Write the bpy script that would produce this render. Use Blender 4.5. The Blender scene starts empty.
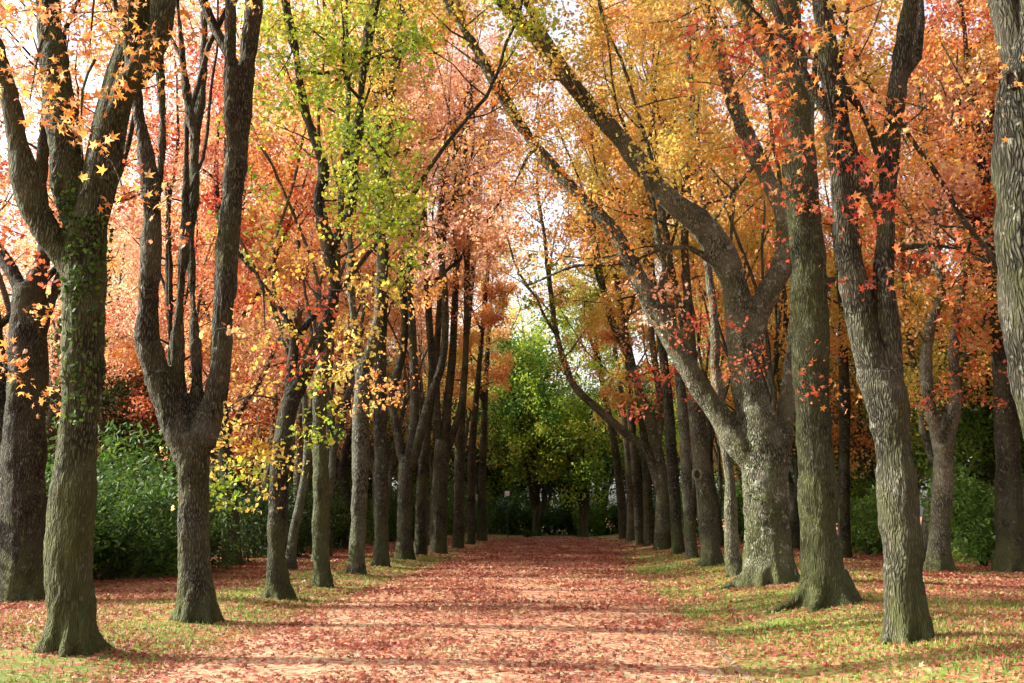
import bpy, math, random
import numpy as np
from mathutils import Vector, noise as mnoise

random.seed(11)
RNG = np.random.default_rng(11)
S = bpy.context.scene
COL = S.collection
R = math.radians

# ------------------------------------------------------------------ camera
F, W, H = 960.0, 1024, 683
CAMZ = 1.6
YAW, PITCH = R(3.52), math.atan((516 - 341.5) / F)
cd = bpy.data.cameras.new('camera')
cd.sensor_width = 36; cd.lens = F / W * 36; cd.clip_end = 3000; cd.clip_start = 0.05
cam = bpy.data.objects.new('camera', cd); COL.objects.link(cam)
cam.location = (0, 0, CAMZ); cam.rotation_euler = (math.pi / 2 + PITCH, 0, YAW)
S.camera = cam
_h = np.array([-math.sin(YAW), math.cos(YAW), 0]); _r = np.array([math.cos(YAW), math.sin(YAW), 0]); _z = np.array([0, 0, 1.])
_f = math.cos(PITCH) * _h + math.sin(PITCH) * _z
_u = -math.sin(PITCH) * _h + math.cos(PITCH) * _z
CAM = np.array([0, 0, CAMZ])
def ray(px, py): return _f * F + _r * (px - W / 2) + _u * (H / 2 - py)
def at(px, py, Y):
    d = ray(px, py); return CAM + d * (Y / d[1])
def sstep(a, b, x):
    t = np.clip((x - a) / (b - a), 0, 1); return t * t * (3 - 2 * t)
def ground(x, y):
    x = np.asarray(x, float); y = np.asarray(y, float)
    g = 0.26 * sstep(1.9, 4.6, x) - 0.12 * sstep(6, 11, x)
    g = g + 0.10 * sstep(4.6, 6.2, -x) - 0.05 * sstep(7, 11, -x)
    g = g + 0.025 * np.sin(x * 1.3 + y * .5) * np.sin(y * .43 + 1) * sstep(0, 1.5, np.maximum(x - 1.9, -4.6 - x))
    return g
def on_ground(px, py):
    d = ray(px, py); t = (0 - CAMZ) / d[2]
    for _ in range(12):
        p = CAM + d * t
        t = (float(ground(p[0], p[1])) - CAMZ) / d[2]
    return CAM + d * t

# ------------------------------------------------------------------ materials
def nmat(name):
    m = bpy.data.materials.new(name); m.use_nodes = True
    nt = m.node_tree; nt.nodes.clear()
    out = nt.nodes.new('ShaderNodeOutputMaterial')
    return m, nt, out
def N(nt, t, **k):
    n = nt.nodes.new(t)
    for a, v in k.items():
        if a.startswith('i_'): n.inputs[a[2:].replace('_', ' ')].default_value = v
        else: setattr(n, a, v)
    return n
def ramp(nt, stops, src, interp='LINEAR'):
    n = nt.nodes.new('ShaderNodeValToRGB'); e = n.color_ramp.elements; n.color_ramp.interpolation = interp
    while len(e) < len(stops): e.new(0.5)
    for q, (p, c) in zip(e, stops): q.position = p; q.color = (*c, 1) if len(c) == 3 else c
    nt.links.new(src, n.inputs[0]); return n.outputs[0]
def mix(nt, fac, a, b, mode='MIX'):
    n = nt.nodes.new('ShaderNodeMix'); n.data_type = 'RGBA'; n.blend_type = mode
    for i, v in ((0, fac), (6, a), (7, b)):
        if isinstance(v, (int, float)): n.inputs[i].default_value = v
        elif isinstance(v, tuple): n.inputs[i].default_value = (*v, 1)
        else: nt.links.new(v, n.inputs[i])
    return n.outputs[2]
def mth(nt, op, a, b=None):
    n = nt.nodes.new('ShaderNodeMath'); n.operation = op
    for i, v in enumerate((a, b)):
        if v is None: continue
        if isinstance(v, (int, float)): n.inputs[i].default_value = v
        else: nt.links.new(v, n.inputs[i])
    return n.outputs[0]
def tex(nt, vec, scale, detail=3, rough=.55, kind='ShaderNodeTexNoise'):
    n = nt.nodes.new(kind); n.inputs['Scale'].default_value = scale
    if 'Detail' in n.inputs: n.inputs['Detail'].default_value = detail; n.inputs['Roughness'].default_value = rough
    nt.links.new(vec, n.inputs['Vector']); return n
def vscale(nt, vec, s):
    n = nt.nodes.new('ShaderNodeMapping'); n.inputs['Scale'].default_value = s
    nt.links.new(vec, n.inputs['Vector']); return n.outputs[0]

def leaf_mat(name, stops, transl=.5, rough=.5, spec=.3):
    m, nt, out = nmat(name)
    a = N(nt, 'ShaderNodeAttribute', attribute_name='tint')
    oi = N(nt, 'ShaderNodeObjectInfo')
    t = mth(nt, 'ADD', a.outputs['Fac'], mth(nt, 'MULTIPLY', mth(nt, 'SUBTRACT', oi.outputs['Random'], .5), .16))
    c = ramp(nt, stops, t)
    wn = N(nt, 'ShaderNodeTexWhiteNoise', noise_dimensions='1D'); nt.links.new(mth(nt, 'MULTIPLY', a.outputs['Fac'], 997.3), wn.inputs['W'])
    hs = nt.nodes.new('ShaderNodeHueSaturation'); nt.links.new(c, hs.inputs['Color'])
    nt.links.new(ramp(nt, [(0, (.55,) * 3), (.3, (.9,) * 3), (1, (1.06,) * 3)], wn.outputs['Value']), hs.inputs['Value'])
    nt.links.new(mth(nt, 'ADD', mth(nt, 'MULTIPLY', wn.outputs['Value'], .2), .92), hs.inputs['Saturation']); c = hs.outputs[0]
    p = N(nt, 'ShaderNodeBsdfPrincipled', i_Roughness=rough)
    p.inputs['Specular IOR Level'].default_value = spec
    nt.links.new(c, p.inputs['Base Color'])
    tr = N(nt, 'ShaderNodeBsdfTranslucent')
    g = nt.nodes.new('ShaderNodeGamma'); g.inputs[1].default_value = .9
    nt.links.new(c, g.inputs[0]); nt.links.new(g.outputs[0], tr.inputs[0])
    ms = nt.nodes.new('ShaderNodeMixShader'); ms.inputs[0].default_value = transl
    nt.links.new(p.outputs[0], ms.inputs[1]); nt.links.new(tr.outputs[0], ms.inputs[2])
    nt.links.new(ms.outputs[0], out.inputs[0])
    return m
PAL = {
 'orange': [(0, (.58, .18, .065)), (.3, (.68, .30, .095)), (.65, (.74, .41, .125)), (1, (.76, .54, .17))],
 'red':    [(0, (.42, .06, .045)), (.4, (.58, .14, .075)), (.75, (.68, .25, .11)), (1, (.72, .38, .14))],
 'salmon': [(0, (.62, .25, .17)), (.4, (.72, .38, .25)), (.75, (.76, .49, .28)), (1, (.78, .58, .31))],
 'yellow': [(0, (.62, .35, .08)), (.35, (.68, .47, .11)), (.7, (.70, .56, .14)), (1, (.56, .54, .12))],
 'lime':   [(0, (.52, .48, .07)), (.35, (.38, .46, .055)), (.7, (.25, .40, .042)), (1, (.15, .29, .03))],
 'green':  [(0, (.22, .29, .04)), (.4, (.12, .22, .03)), (.75, (.065, .15, .02)), (1, (.035, .085, .014))],
 'dark':   [(0, (.055, .085, .02)), (.5, (.028, .055, .014)), (1, (.014, .032, .01))],
 'shrub':  [(0, (.15, .24, .04)), (.5, (.065, .14, .024)), (1, (.03, .075, .017))],
 'green_sunlit': [(0, (.24, .36, .08)), (.5, (.12, .24, .045)), (1, (.05, .12, .025))],  # brighter shrub green for the right side, sunlight put into the leaf colour
 'ivy':    [(0, (.11, .19, .03)), (.5, (.05, .11, .02)), (1, (.025, .06, .015))],
 'litter': [(0, (.16, .035, .022)), (.35, (.27, .080, .055)), (.65, (.36, .150, .092)), (.85, (.42, .25, .15)), (1, (.46, .34, .15))],
 'grass':  [(0, (.29, .30, .06)), (.5, (.165, .25, .04)), (1, (.08, .155, .025))],
}
LM = {k: leaf_mat('leaf_' + k, v, transl=(.5 if k in ('green_sunlit', 'orange', 'red', 'salmon', 'yellow', 'lime') else .3),
                  spec=(.15 if k in ('shrub', 'dark', 'green') else .3), rough=(.6 if k == 'shrub' else .65 if k == 'ivy' else .55)) for k, v in PAL.items()}
PALN = list(PAL)

def bark_mat(name, dark, light, moss=.3, lichen=.0, mossc=(.068, .078, .028)):
    m, nt, out = nmat(name)
    tc = N(nt, 'ShaderNodeTexCoord'); vo_ = tc.outputs['Object']; v = N(nt, 'ShaderNodeNewGeometry').outputs['Position']
    warp = tex(nt, v, 1.7, 2)
    vm = nt.nodes.new('ShaderNodeVectorMath'); vm.operation = 'MULTIPLY_ADD'
    nt.links.new(warp.outputs['Color'], vm.inputs[0]); vm.inputs[1].default_value = (.18, .18, .3); nt.links.new(v, vm.inputs[2])
    vs = vscale(nt, vm.outputs[0], (24, 24, 4.2))
    n1 = tex(nt, vs, 1.0, 6, .62)
    vor = nt.nodes.new('ShaderNodeTexVoronoi'); vor.feature = 'DISTANCE_TO_EDGE'; vor.inputs['Scale'].default_value = 1.5
    nt.links.new(vs, vor.inputs['Vector'])
    ridge = mth(nt, 'MULTIPLY', ramp(nt, [(0, (0, 0, 0)), (.35, (1, 1, 1))], vor.outputs['Distance']), n1.outputs[0])
    c = ramp(nt, [(.03, tuple(x * .22 for x in dark)), (.2, dark), (.5, light)], ridge)
    big = tex(nt, v, 1.1, 4, .6)
    c = mix(nt, ramp(nt, [(.42, (0, 0, 0)), (.62, (.75,) * 3)], big.outputs[0]), c, mix(nt, ridge, tuple(x * .55 for x in light), tuple(x * 1.7 for x in light)))
    sp = tex(nt, v, 8.5, 5, .7)
    c = mix(nt, ramp(nt, [(.58, (0, 0, 0)), (.66, (.55,) * 3)], sp.outputs[0]), c, (.24, .25, .19))
    ms = tex(nt, vscale(nt, v, (2.2, 2.2, 1.1)), 1.0, 5, .65)
    sx = N(nt, 'ShaderNodeSeparateXYZ'); nt.links.new(vo_, sx.inputs[0])
    low = ramp(nt, [(0, (.22,) * 3), (.14, (.07,) * 3), (.5, (0,) * 3)], mth(nt, 'DIVIDE', sx.outputs[2], 6.0))
    mf = ramp(nt, [(.62 - moss * .35, (0, 0, 0)), (.86 - moss * .3, (.85,) * 3)], mth(nt, 'ADD', ms.outputs[0], low))
    c = mix(nt, mf, c, mossc)
    if lichen > 0:
        li = tex(nt, v, 4.6, 6, .75)
        lf = ramp(nt, [(.70 - lichen * .2, (0, 0, 0)), (.73 - lichen * .2, (.85,) * 3)], li.outputs[0], 'LINEAR')
        c = mix(nt, lf, c, (.27, .285, .23))
    p = N(nt, 'ShaderNodeBsdfPrincipled', i_Roughness=.9); p.inputs['Specular IOR Level'].default_value = .15
    nt.links.new(c, p.inputs['Base Color'])
    b = N(nt, 'ShaderNodeBump', i_Strength=1.0, i_Distance=.045)
    nt.links.new(ridge, b.inputs['Height']); nt.links.new(b.outputs[0], p.inputs['Normal'])
    nt.links.new(p.outputs[0], out.inputs[0])
    return m
BARK = {
 'brown': bark_mat('bark_brown', (.038, .037, .025), (.118, .114, .08), .34),
 'mossy': bark_mat('bark_mossy', (.034, .036, .02), (.105, .112, .066), .6),
 'dark':  bark_mat('bark_dark', (.027, .026, .019), (.082, .078, .055), .36),
 'grey':  bark_mat('bark_grey', (.055, .057, .043), (.185, .19, .14), .32, .3),
 'lichen': bark_mat('bark_lichen', (.05, .051, .034), (.215, .215, .148), .42, .6),
 'pale':  bark_mat('bark_pale', (.085, .083, .06), (.26, .255, .185), .28, .2),
}
def plain(name, col, rough=.8, metal=0):
    m, nt, out = nmat(name)
    tc = N(nt, 'ShaderNodeTexCoord'); n = tex(nt, tc.outputs['Object'], 9, 4)
    p = N(nt, 'ShaderNodeBsdfPrincipled', i_Roughness=rough, i_Metallic=metal)
    nt.links.new(mix(nt, n.outputs[0], tuple(x * .8 for x in col), tuple(min(1, x * 1.15) for x in col)), p.inputs['Base Color'])
    nt.links.new(p.outputs[0], out.inputs[0]); return m

# ------------------------------------------------------------------ mesh helpers
class Geo:
    """collects polygons: verts, ngon loops, material slots, tint"""
    def __init__(s): s.v = []; s.loops = []; s.sizes = []; s.mats = []; s.tint = []; s.n = 0
    def add(s, v, faces, size, mat=0, tint=None):
        v = np.asarray(v, np.float32); faces = np.asarray(faces, np.int64).reshape(-1, size)
        s.v.append(v); s.loops.append((faces + s.n).ravel()); s.sizes.append(np.full(len(faces), size, np.int32))
        s.mats.append(np.full(len(faces), mat, np.int32) if np.isscalar(mat) else np.asarray(mat, np.int32))
        s.tint.append(np.zeros(len(v), np.float32) if tint is None else np.asarray(tint, np.float32)); s.n += len(v)
    def mesh(s, name, mats, smooth=False, origin=(0, 0, 0)):
        me = bpy.data.meshes.new(name)
        for m in mats: me.materials.append(m)
        if not s.v: return me
        v = np.concatenate(s.v) - np.asarray(origin, np.float32); lp = np.concatenate(s.loops).astype(np.int32); sz = np.concatenate(s.sizes)
        me.vertices.add(len(v)); me.vertices.foreach_set('co', v.astype(np.float32).ravel())
        me.loops.add(len(lp)); me.loops.foreach_set('vertex_index', lp)
        me.polygons.add(len(sz)); st = np.concatenate([[0], np.cumsum(sz)[:-1]]).astype(np.int32)
        me.polygons.foreach_set('loop_start', st)
        me.polygons.foreach_set('material_index', np.concatenate(s.mats))
        me.polygons.foreach_set('use_smooth', np.full(len(sz), smooth, bool))
        at_ = me.attributes.new('tint', 'FLOAT', 'POINT'); at_.data.foreach_set('value', np.concatenate(s.tint))
        me.update(calc_edges=True); return me

def catmull(P, step):
    """P: (n,4) xyz + radius -> dense samples"""
    P = np.asarray(P, float)
    if len(P) == 2: Q = np.vstack([P[0] * 2 - P[1], P, P[1] * 2 - P[0]])
    else: Q = np.vstack([P[0] * 2 - P[1], P, P[-1] * 2 - P[-2]])
    out = []
    for i in range(1, len(Q) - 2):
        a, b, c, d = Q[i - 1], Q[i], Q[i + 1], Q[i + 2]
        n = max(1, int(np.linalg.norm(c[:3] - b[:3]) / step))
        t = np.linspace(0, 1, n, endpoint=False)[:, None]
        out.append(.5 * (2 * b + (c - a) * t + (2 * a - 5 * b + 4 * c - d) * t ** 2 + (3 * b - a - 3 * c + d) * t ** 3))
    out.append(P[-1:]); o = np.vstack(out); o[:, 3] = np.maximum(o[:, 3], .002); return o

def tube(geo, P, seg, mat=0, flare=0., gz=0., wob=.0, cap=True):
    P = np.asarray(P, float); n = len(P); C = P[:, :3]
    T = np.gradient(C, axis=0); T /= np.linalg.norm(T, axis=1)[:, None] + 1e-9
    a = np.array([1., .1, 0.]); a -= T[0] * a.dot(T[0])
    if np.linalg.norm(a) < .2: a = np.array([0, 1., 0]); a -= T[0] * a.dot(T[0])
    A = np.empty((n, 3))
    for i in range(n):
        a = a - T[i] * a.dot(T[i]); a = a / (np.linalg.norm(a) + 1e-9); A[i] = a
    B = np.cross(T, A)
    th = np.linspace(0, 2 * np.pi, seg, endpoint=False)
    r = np.repeat(P[:, 3][:, None], seg, 1)
    if wob:
        s = np.concatenate([[0], np.cumsum(np.linalg.norm(np.diff(C, axis=0), axis=1))])[:, None]; ph = RNG.random(5) * 6.28
        r = r * (1 + wob * (np.sin(2 * th + s * .8 + ph[0]) * .6 + np.sin(3 * th - s * 1.7 + ph[1]) * .5 + np.sin(5 * th + s * .35 + ph[2]) * .35 + np.sin(s * 2.3 + ph[3]) * .4))
    if flare:
        hz = np.clip(1 - (C[:, 2] - gz) / .9, 0, 1.3)[:, None] ** 2; ph = RNG.random() * 6.28
        r = r * (1 + flare * hz * (.25 + .55 * np.cos(5 * th + ph) + .35 * np.cos(3 * th + 2 * ph)))
    V = C[:, None] + r[..., None] * (np.cos(th)[None, :, None] * A[:, None] + np.sin(th)[None, :, None] * B[:, None])
    i = np.arange(n - 1)[:, None] * seg; j = np.arange(seg)[None]; k = (j + 1) % seg
    f = np.stack([i + j, i + k, i + seg + k, i + seg + j], -1).reshape(-1, 4)
    base = geo.n
    geo.add(V.reshape(-1, 3), f, 4, mat)
    if cap:
        for q, rev in ((0, True), ((n - 1) * seg, False)):
            idx = np.arange(seg) + q
            idx = idx[::-1] if rev else idx
            geo.loops.append(idx + base); geo.sizes.append(np.array([seg], np.int32)); geo.mats.append(np.array([mat], np.int32))

def unit(v): return v / (np.linalg.norm(v, axis=-1, keepdims=True) + 1e-9)
def star_shape():
    pts = []
    for ang, rad in ((-90, .25), (-62, .34), (-28, .80), (-5, .40), (28, 1.0), (58, .42), (90, 1.12), (122, .42), (152, 1.0), (185, .40), (208, .80), (242, .34)):
        pts.append((rad * math.cos(R(ang)), rad * math.sin(R(ang))))
    return np.array(pts)
SHAPES = {'star': star_shape(),
 'tri': np.array([(0, -.5), (.75, -.25), (.38, .15), (.62, .6), (0, 1.0), (-.62, .6), (-.38, .15), (-.75, -.25)]),
 'kite': np.array([(0, -.85), (.62, .05), (0, .95), (-.62, .05)]),
 'long': np.array([(0, -1.0), (.33, -.25), (.3, .35), (0, 1.0), (-.3, .35), (-.33, -.25)]),
 'blade': np.array([(-.06, 0), (.06, 0), (0, 1)])}
def leaves(geo, P, size, tint, mat, shape='kite', bias=(0, 0, .35), flat=0., curl=.28):
    n = len(P)
    if not n: return
    P = np.asarray(P, float)
    nr = unit(RNG.normal(size=(n, 3)) * (1 - flat) + np.asarray(bias))
    t = unit(np.cross(nr, RNG.normal(size=(n, 3)))); b = np.cross(nr, t)
    sh = SHAPES[shape]; k = len(sh)
    wz = -curl * (sh ** 2).sum(1) * .6
    cu = RNG.uniform(-.5, 1.5, n)
    asp = RNG.uniform(.75, 1.1, n)[:, None, None]; skew = RNG.normal(size=n)[:, None, None] * .14
    V = P[:, None] + np.asarray(size).reshape(-1, 1, 1) * ((sh[None, :, :1] * asp + sh[None, :, 1:] * skew) * t[:, None] + sh[None, :, 1:] * b[:, None] + (wz[None, :, None] * cu[:, None, None]) * nr[:, None])
    if np.isscalar(mat): mm = mat
    else: mm = np.asarray(mat)
    geo.add(V.reshape(-1, 3), np.arange(n * k).reshape(n, k), k, mm, np.repeat(tint, k))

# ------------------------------------------------------------------ objects
def link(name, data, parent=None, loc=None):
    o = bpy.data.objects.new(name, data); COL.objects.link(o)
    if parent: o.parent = parent
    if loc is not None: o.location = loc
    return o
def tag(o, label=None, cat=None, group=None, kind=None):
    for k, v in (('label', label), ('category', cat), ('group', group), ('kind', kind)):
        if v: o[k] = v
    return o

# ------------------------------------------------------------------ tree growth
class Tree:
    def __init__(s):
        s.big = []          # heavy tubes (pts, seg) -> remeshed together
        s.thin = []         # thin tubes
        s.tw = []           # twigs: p0, p1, palette index, tint
    def twig(s, p0, p1, pal, tint): s.tw.append((p0, p1, pal, tint))

def rdir(): return unit(RNG.normal(size=3))
def grow_side(T, p, az, el, L, r, pals, ntw=6, level=0, droop=.0, twl=(.5, 1.2)):
    """one side branch with its twigs"""
    d = np.array([math.cos(az) * math.cos(el), math.sin(az) * math.cos(el), math.sin(el)])
    n = max(3, int(L / .45)); pts = [np.append(p, r)]; q = p.copy()
    ks, ws = zip(*pals); pal = PALN.index(RNG.choice(ks, p=np.array(ws) / sum(ws))); tint = RNG.uniform(.15, .85)
    for i in range(n):
        d = unit(d + RNG.normal(size=3) * .16 + np.array([0, 0, .07 - droop * i / n]))
        q = q + d * (L / n); pts.append(np.append(q, r * (1 - .8 * (i + 1) / n)))
    T.thin.append(np.array(pts))
    for k in range(ntw):
        t = RNG.uniform(.25, 1.0); f = t * n; i = min(int(f), n - 1)
        b = pts[i][:3] + (pts[i + 1][:3] - pts[i][:3]) * (f - i)
        dd = unit(unit(pts[i + 1][:3] - pts[i][:3]) * .7 + RNG.normal(size=3) * .7 + np.array([0, 0, -.05]))
        l = RNG.uniform(*twl) * (1.15 - .5 * t)
        if level == 0 and L > 2.4 and k % 3 == 0:
            grow_side(T, b, math.atan2(dd[1], dd[0]), math.asin(np.clip(dd[2], -.9, .9)) * .6 + .1, L * RNG.uniform(.3, .45), r * .4, [(PALN[pal], 1)], max(3, ntw // 2), 1, .15, twl)
        else: T.twig(b, b + dd * l, pal, float(np.clip(tint + RNG.normal() * .13, 0, 1)))
def sprout(T, P, zc, pals, density, Lr, ntw, droop=0., gold=None, twl=(.5, 1.2)):
    """side branches along dense poly P (n,4) above height zc"""
    seg = np.linalg.norm(np.diff(P[:, :3], axis=0), axis=1); s = np.concatenate([[0], np.cumsum(seg)])
    x = RNG.uniform(0, .6); az = RNG.uniform(0, 6.28)
    while x < s[-1]:
        i = min(np.searchsorted(s, x), len(P) - 1); p = P[i]
        if p[2] > zc:
            az += 2.4 + RNG.normal() * .5
            rel = x / max(s[-1], .1)
            L = RNG.uniform(*Lr) * (1.1 - .45 * rel)
            grow_side(T, p[:3].copy(), az, RNG.uniform(.05, .95), L, min(p[3] * .5, .012 * L + .012), pals, ntw, 0, droop, twl)
        x += RNG.uniform(.6, 1.4) / density
def extend(P, top, wander=.12):
    """grow a limb on from its last point up to height top"""
    e = P[-1]; d = unit(P[-1, :3] - P[max(0, len(P) - 4), :3]); q = e[:3].copy(); r = e[3]; out = [e.copy()]
    tot = max(top - q[2], .5)
    while q[2] < top and len(out) < 60:
        d = unit(d + RNG.normal(size=3) * wander + np.array([0, 0, .16])); q = q + d * .7
        f = (q[2] - e[2]) / tot; out.append(np.append(q, max(r * (1 - .85 * f), .012)))
    if len(out) < 2: out.append(np.append(q + d * .6, r * .6))
    return catmull(np.array(out), .35)

def _hash(i, j, k):
    h = (i * 374761393 + j * 668265263 + k * 2147483647 + 1013904223) & 0xffffffff
    h = ((h ^ (h >> 13)) * 1274126177) & 0xffffffff
    return ((h ^ (h >> 16)) & 0xffff) / 65535.
def vnoise(P):
    """value noise, 0..1"""
    P = np.asarray(P, float); I = np.floor(P).astype(np.int64); f = P - I; f = f * f * (3 - 2 * f); r = 0
    for a in (0, 1):
        for b in (0, 1):
            for c in (0, 1):
                w = (f[:, 0] if a else 1 - f[:, 0]) * (f[:, 1] if b else 1 - f[:, 1]) * (f[:, 2] if c else 1 - f[:, 2])
                r = r + w * _hash(I[:, 0] + a, I[:, 1] + b, I[:, 2] + c)
    return r
def bark_relief(v, nrm, amp):
    q = v + .12 * np.stack([vnoise(v * 3 + 5), vnoise(v * 3 + 17), vnoise(v * 2)], 1)
    a = 1 - np.abs(2 * vnoise(q * np.array([17, 17, 3.2])) - 1); b = 1 - np.abs(2 * vnoise(q * np.array([31, 31, 6.]) + 9) - 1)
    fiss = np.clip(a, .35, .95) * .65 + b * .35
    lump = vnoise(v * 2.1 + 3) - .5 + .5 * (vnoise(v * 5.3 + 8) - .5)
    return v + nrm * (amp * (.55 - fiss) * 1.5 + lump * .07)[:, None]
def finish(T, name, loc, label, bark, group, nleaf, lsize, shape, voxel=0., thin_min=.0, cat='tree', spread=.16, extra=None, stuff=None, objmat=False):
    """build the tree object with its trunk and crown"""
    root = link(name, None, None, loc); root.empty_display_size = .3
    tag(root, label, cat, group)
    g = Geo()
    for P, seg, fl in T.big: tube(g, P, seg, 0, fl, loc[2], .045)
    if voxel and g.n:
        me0 = g.mesh('tmp', []); o0 = bpy.data.objects.new('tmp', me0); COL.objects.link(o0)
        md = o0.modifiers.new('r', 'REMESH'); md.mode = 'VOXEL'; md.voxel_size = voxel
        sm = o0.modifiers.new('s', 'SMOOTH'); sm.iterations = 3; sm.factor = .5
        dg = bpy.context.evaluated_depsgraph_get(); dg.update()
        em = o0.evaluated_get(dg).to_mesh()
        v = np.empty(len(em.vertices) * 3, np.float32); em.vertices.foreach_get('co', v)
        nm = np.empty(len(em.vertices) * 3, np.float32); em.vertices.foreach_get('normal', nm)
        v = bark_relief(v.reshape(-1, 3).astype(float), nm.reshape(-1, 3), .020 if voxel < .03 else .016).astype(np.float32).ravel()
        ls = np.empty(len(em.loops), np.int32); em.loops.foreach_get('vertex_index', ls)
        st = np.empty(len(em.polygons), np.int32); em.polygons.foreach_get('loop_total', st)
        g = Geo(); g.v = [v.reshape(-1, 3)]; g.loops = [ls.astype(np.int64)]; g.sizes = [st]; g.mats = [np.zeros(len(st), np.int32)]; g.tint = [np.zeros(len(v) // 3, np.float32)]; g.n = len(v) // 3
        o0.evaluated_get(dg).to_mesh_clear(); bpy.data.objects.remove(o0); bpy.data.meshes.remove(me0)
    for P in T.thin:
        if P[0, 3] >= thin_min: tube(g, P, 5 if P[0, 3] < .03 else 7, 0, cap=False)
    c = Geo(); used = []
    if T.tw:
        p0 = np.array([t[0] for t in T.tw]); p1 = np.array([t[1] for t in T.tw])
        if thin_min <= .006:
            for a, b in zip(p0, p1): tube(g, np.array([[*a, .007], [*((a + b) / 2 + RNG.normal(size=3) * .03), .005], [*b, .003]]), 3, 0, cap=False)
        pi = np.array([t[2] for t in T.tw]); ti = np.array([t[3] for t in T.tw])
        idx = RNG.integers(0, len(p0), nleaf); u = np.sqrt(RNG.random(nleaf))[:, None] * 1.05
        pos = p0[idx] + (p1[idx] - p0[idx]) * u + RNG.normal(size=(nleaf, 3)) * spread
        used = sorted(set(pi.tolist())); slot = np.array([used.index(x) for x in pi])
        leaves(c, pos, lsize * RNG.uniform(.6, 1.3, nleaf), np.clip(ti[idx] + RNG.normal(size=nleaf) * .14, 0, 1), slot[idx], shape)
    mats = [LM[PALN[k]] for k in used]
    if extra:
        for (pos, sz, tn, pal, shp) in extra:
            if PALN.index(pal) not in used: used.append(PALN.index(pal)); mats.append(LM[pal])
            leaves(c, pos, sz, tn, used.index(PALN.index(pal)), shp, bias=(0, -.3, .35), curl=.5)
    tr = link('trunk', g.mesh('trunk', [BARK[bark]], True, loc), root)
    cr = link('crown', c.mesh('crown', mats, False, loc), root) if c.n else None
    return root, tr, cr

def limb_world(pts, Y, slope=0., z0=None):
    out = []
    for q in pts:
        px, py, w = q[:3]; p = at(px, py, Y + (q[3] if len(q) > 3 else 0))
        if slope and z0 is not None: p = at(px, py, Y + slope * max(0, p[2] - z0))
        d = np.linalg.norm(p - CAM); rr = math.sqrt(F * F + (px - W / 2) ** 2 + (py - H / 2) ** 2)
        out.append([*p, w / 2 * d / rr])
    out = np.array(out); out[:, 3] *= .89
    return out

def spray(T, extra, Y, cx, cy, rx, ry, n, pal, size, shape, anchor=None, dy=.5, strands=None, tint=.5):
    """twigs with leaves hanging in a region of the crown near the trunk"""
    k = strands or max(3, n // 22); c = at(cx, cy, Y); m = np.linalg.norm(c - CAM) / F
    if anchor is not None:
        a = at(*anchor, Y) if len(anchor) == 2 else at(*anchor)
        mid = (a + c) / 2 + np.array([0, RNG.normal() * .2, .15])
        T.thin.append(catmull(np.array([[*a, .02], [*mid, .015], [*c, .008]]), .2))
    P = []; tn = []
    for i in range(k):
        q = c + _r * np.clip(RNG.normal(), -1.5, 1.5) * rx * .57 * m + _z * np.clip(RNG.normal(), -1.5, 1.5) * ry * .57 * m + np.array([0, RNG.normal() * dy, 0])
        d = unit(np.array([RNG.normal(), RNG.normal() * .6, RNG.normal() * .35 - .15])); l = RNG.uniform(.4, .9)
        T.thin.append(catmull(np.array([[*(q - d * l * .5), .006], [*(q + np.array([0, 0, .05])), .005], [*(q + d * l * .5), .003]]), .15))
        nn = max(1, n // k); t = RNG.uniform(-.5, .6, nn)[:, None]
        P.append(q + d * l * t + RNG.normal(size=(nn, 3)) * .10); tn.append(np.clip(tint + RNG.normal() * .15 + RNG.normal(size=nn) * .2, 0, 1))
    P = np.vstack(P); extra.append((P, size * RNG.uniform(.5, 1.3, len(P)), np.concatenate(tn), pal, shape))


KNOT = plain('knot_hole_shade', (.02, .015, .012), .95)  # dark colour of a flat disc, painted shade inside the knot ring
# ------------------------------------------------------------------ the two rows of the avenue, traced tree by tree
ORSET = [('orange', .5), ('salmon', .3), ('yellow', .2)]
ROW = []
def row(label, bark, limbs, pals, zc, top, nleaf=6000, sprays=(), tw=6, dens=1., Lr=(1.2, 3.2), lsize=None, group='trees lining the avenue', name='maple_tree', slopes=None, ivy=None, knots=(), cont=True):
    ROW.append(dict(label=label, bark=bark, limbs=limbs, pals=pals, zc=zc, top=top, nleaf=nleaf, sprays=sprays, tw=tw, dens=dens, Lr=Lr, lsize=lsize, group=group, name=name, slopes=slopes, ivy=ivy, knots=knots, cont=cont))

# ---- left row
row('thick ivy-grown trunk in the left foreground forking into three heavy limbs', 'mossy', [
 [(70,652,62),(70,620,54),(71,541,48),(78,440,45),(83,341,45),(86,270,46),(88,225,44)],
 [(86,250,34),(70,185,36),(62,130,36),(54,60,29),(48,0,26),(44,-60,24)],
 [(84,300,30),(72,270,29),(50,238,28),(28,190,27),(12,110,24),(-4,55,24),(-25,0,22)],
 [(92,255,30),(101,200,23),(108,140,22),(118,100,25),(140,68,29),(159,32,27),(164,-10,22),(166,-60,18)],
 [(110,130,14),(120,60,11),(124,0,9),(126,-40,8)]],
 [('orange', .6), ('yellow', .4)], 8.3, 19, 3500,
 [(9.6, 90, 45, 70, 55, 420, 'orange', 0.069, 'star', (100, -30)), (9.4, 55, 40, 60, 50, 102, 'orange', 0.066, 'star', None), (9.3, 82, 160, 40, 30, 76, 'orange', 0.066, 'star', (95, 60)),
  (9.2, 125, 195, 22, 14, 20, 'orange', 0.066, 'star', (95, 150)), (9.5, 128, 30, 30, 40, 61, 'orange', 0.062, 'star', (140, -20)), (9.8, 30, 100, 40, 50, 76, 'orange', 0.066, 'star', (50, 20)),
  (9.4, 10, 372, 20, 26, 78, 'orange', 0.058, 'star', (-60, 330))],
 ivy=(150, 420, 82))
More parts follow.
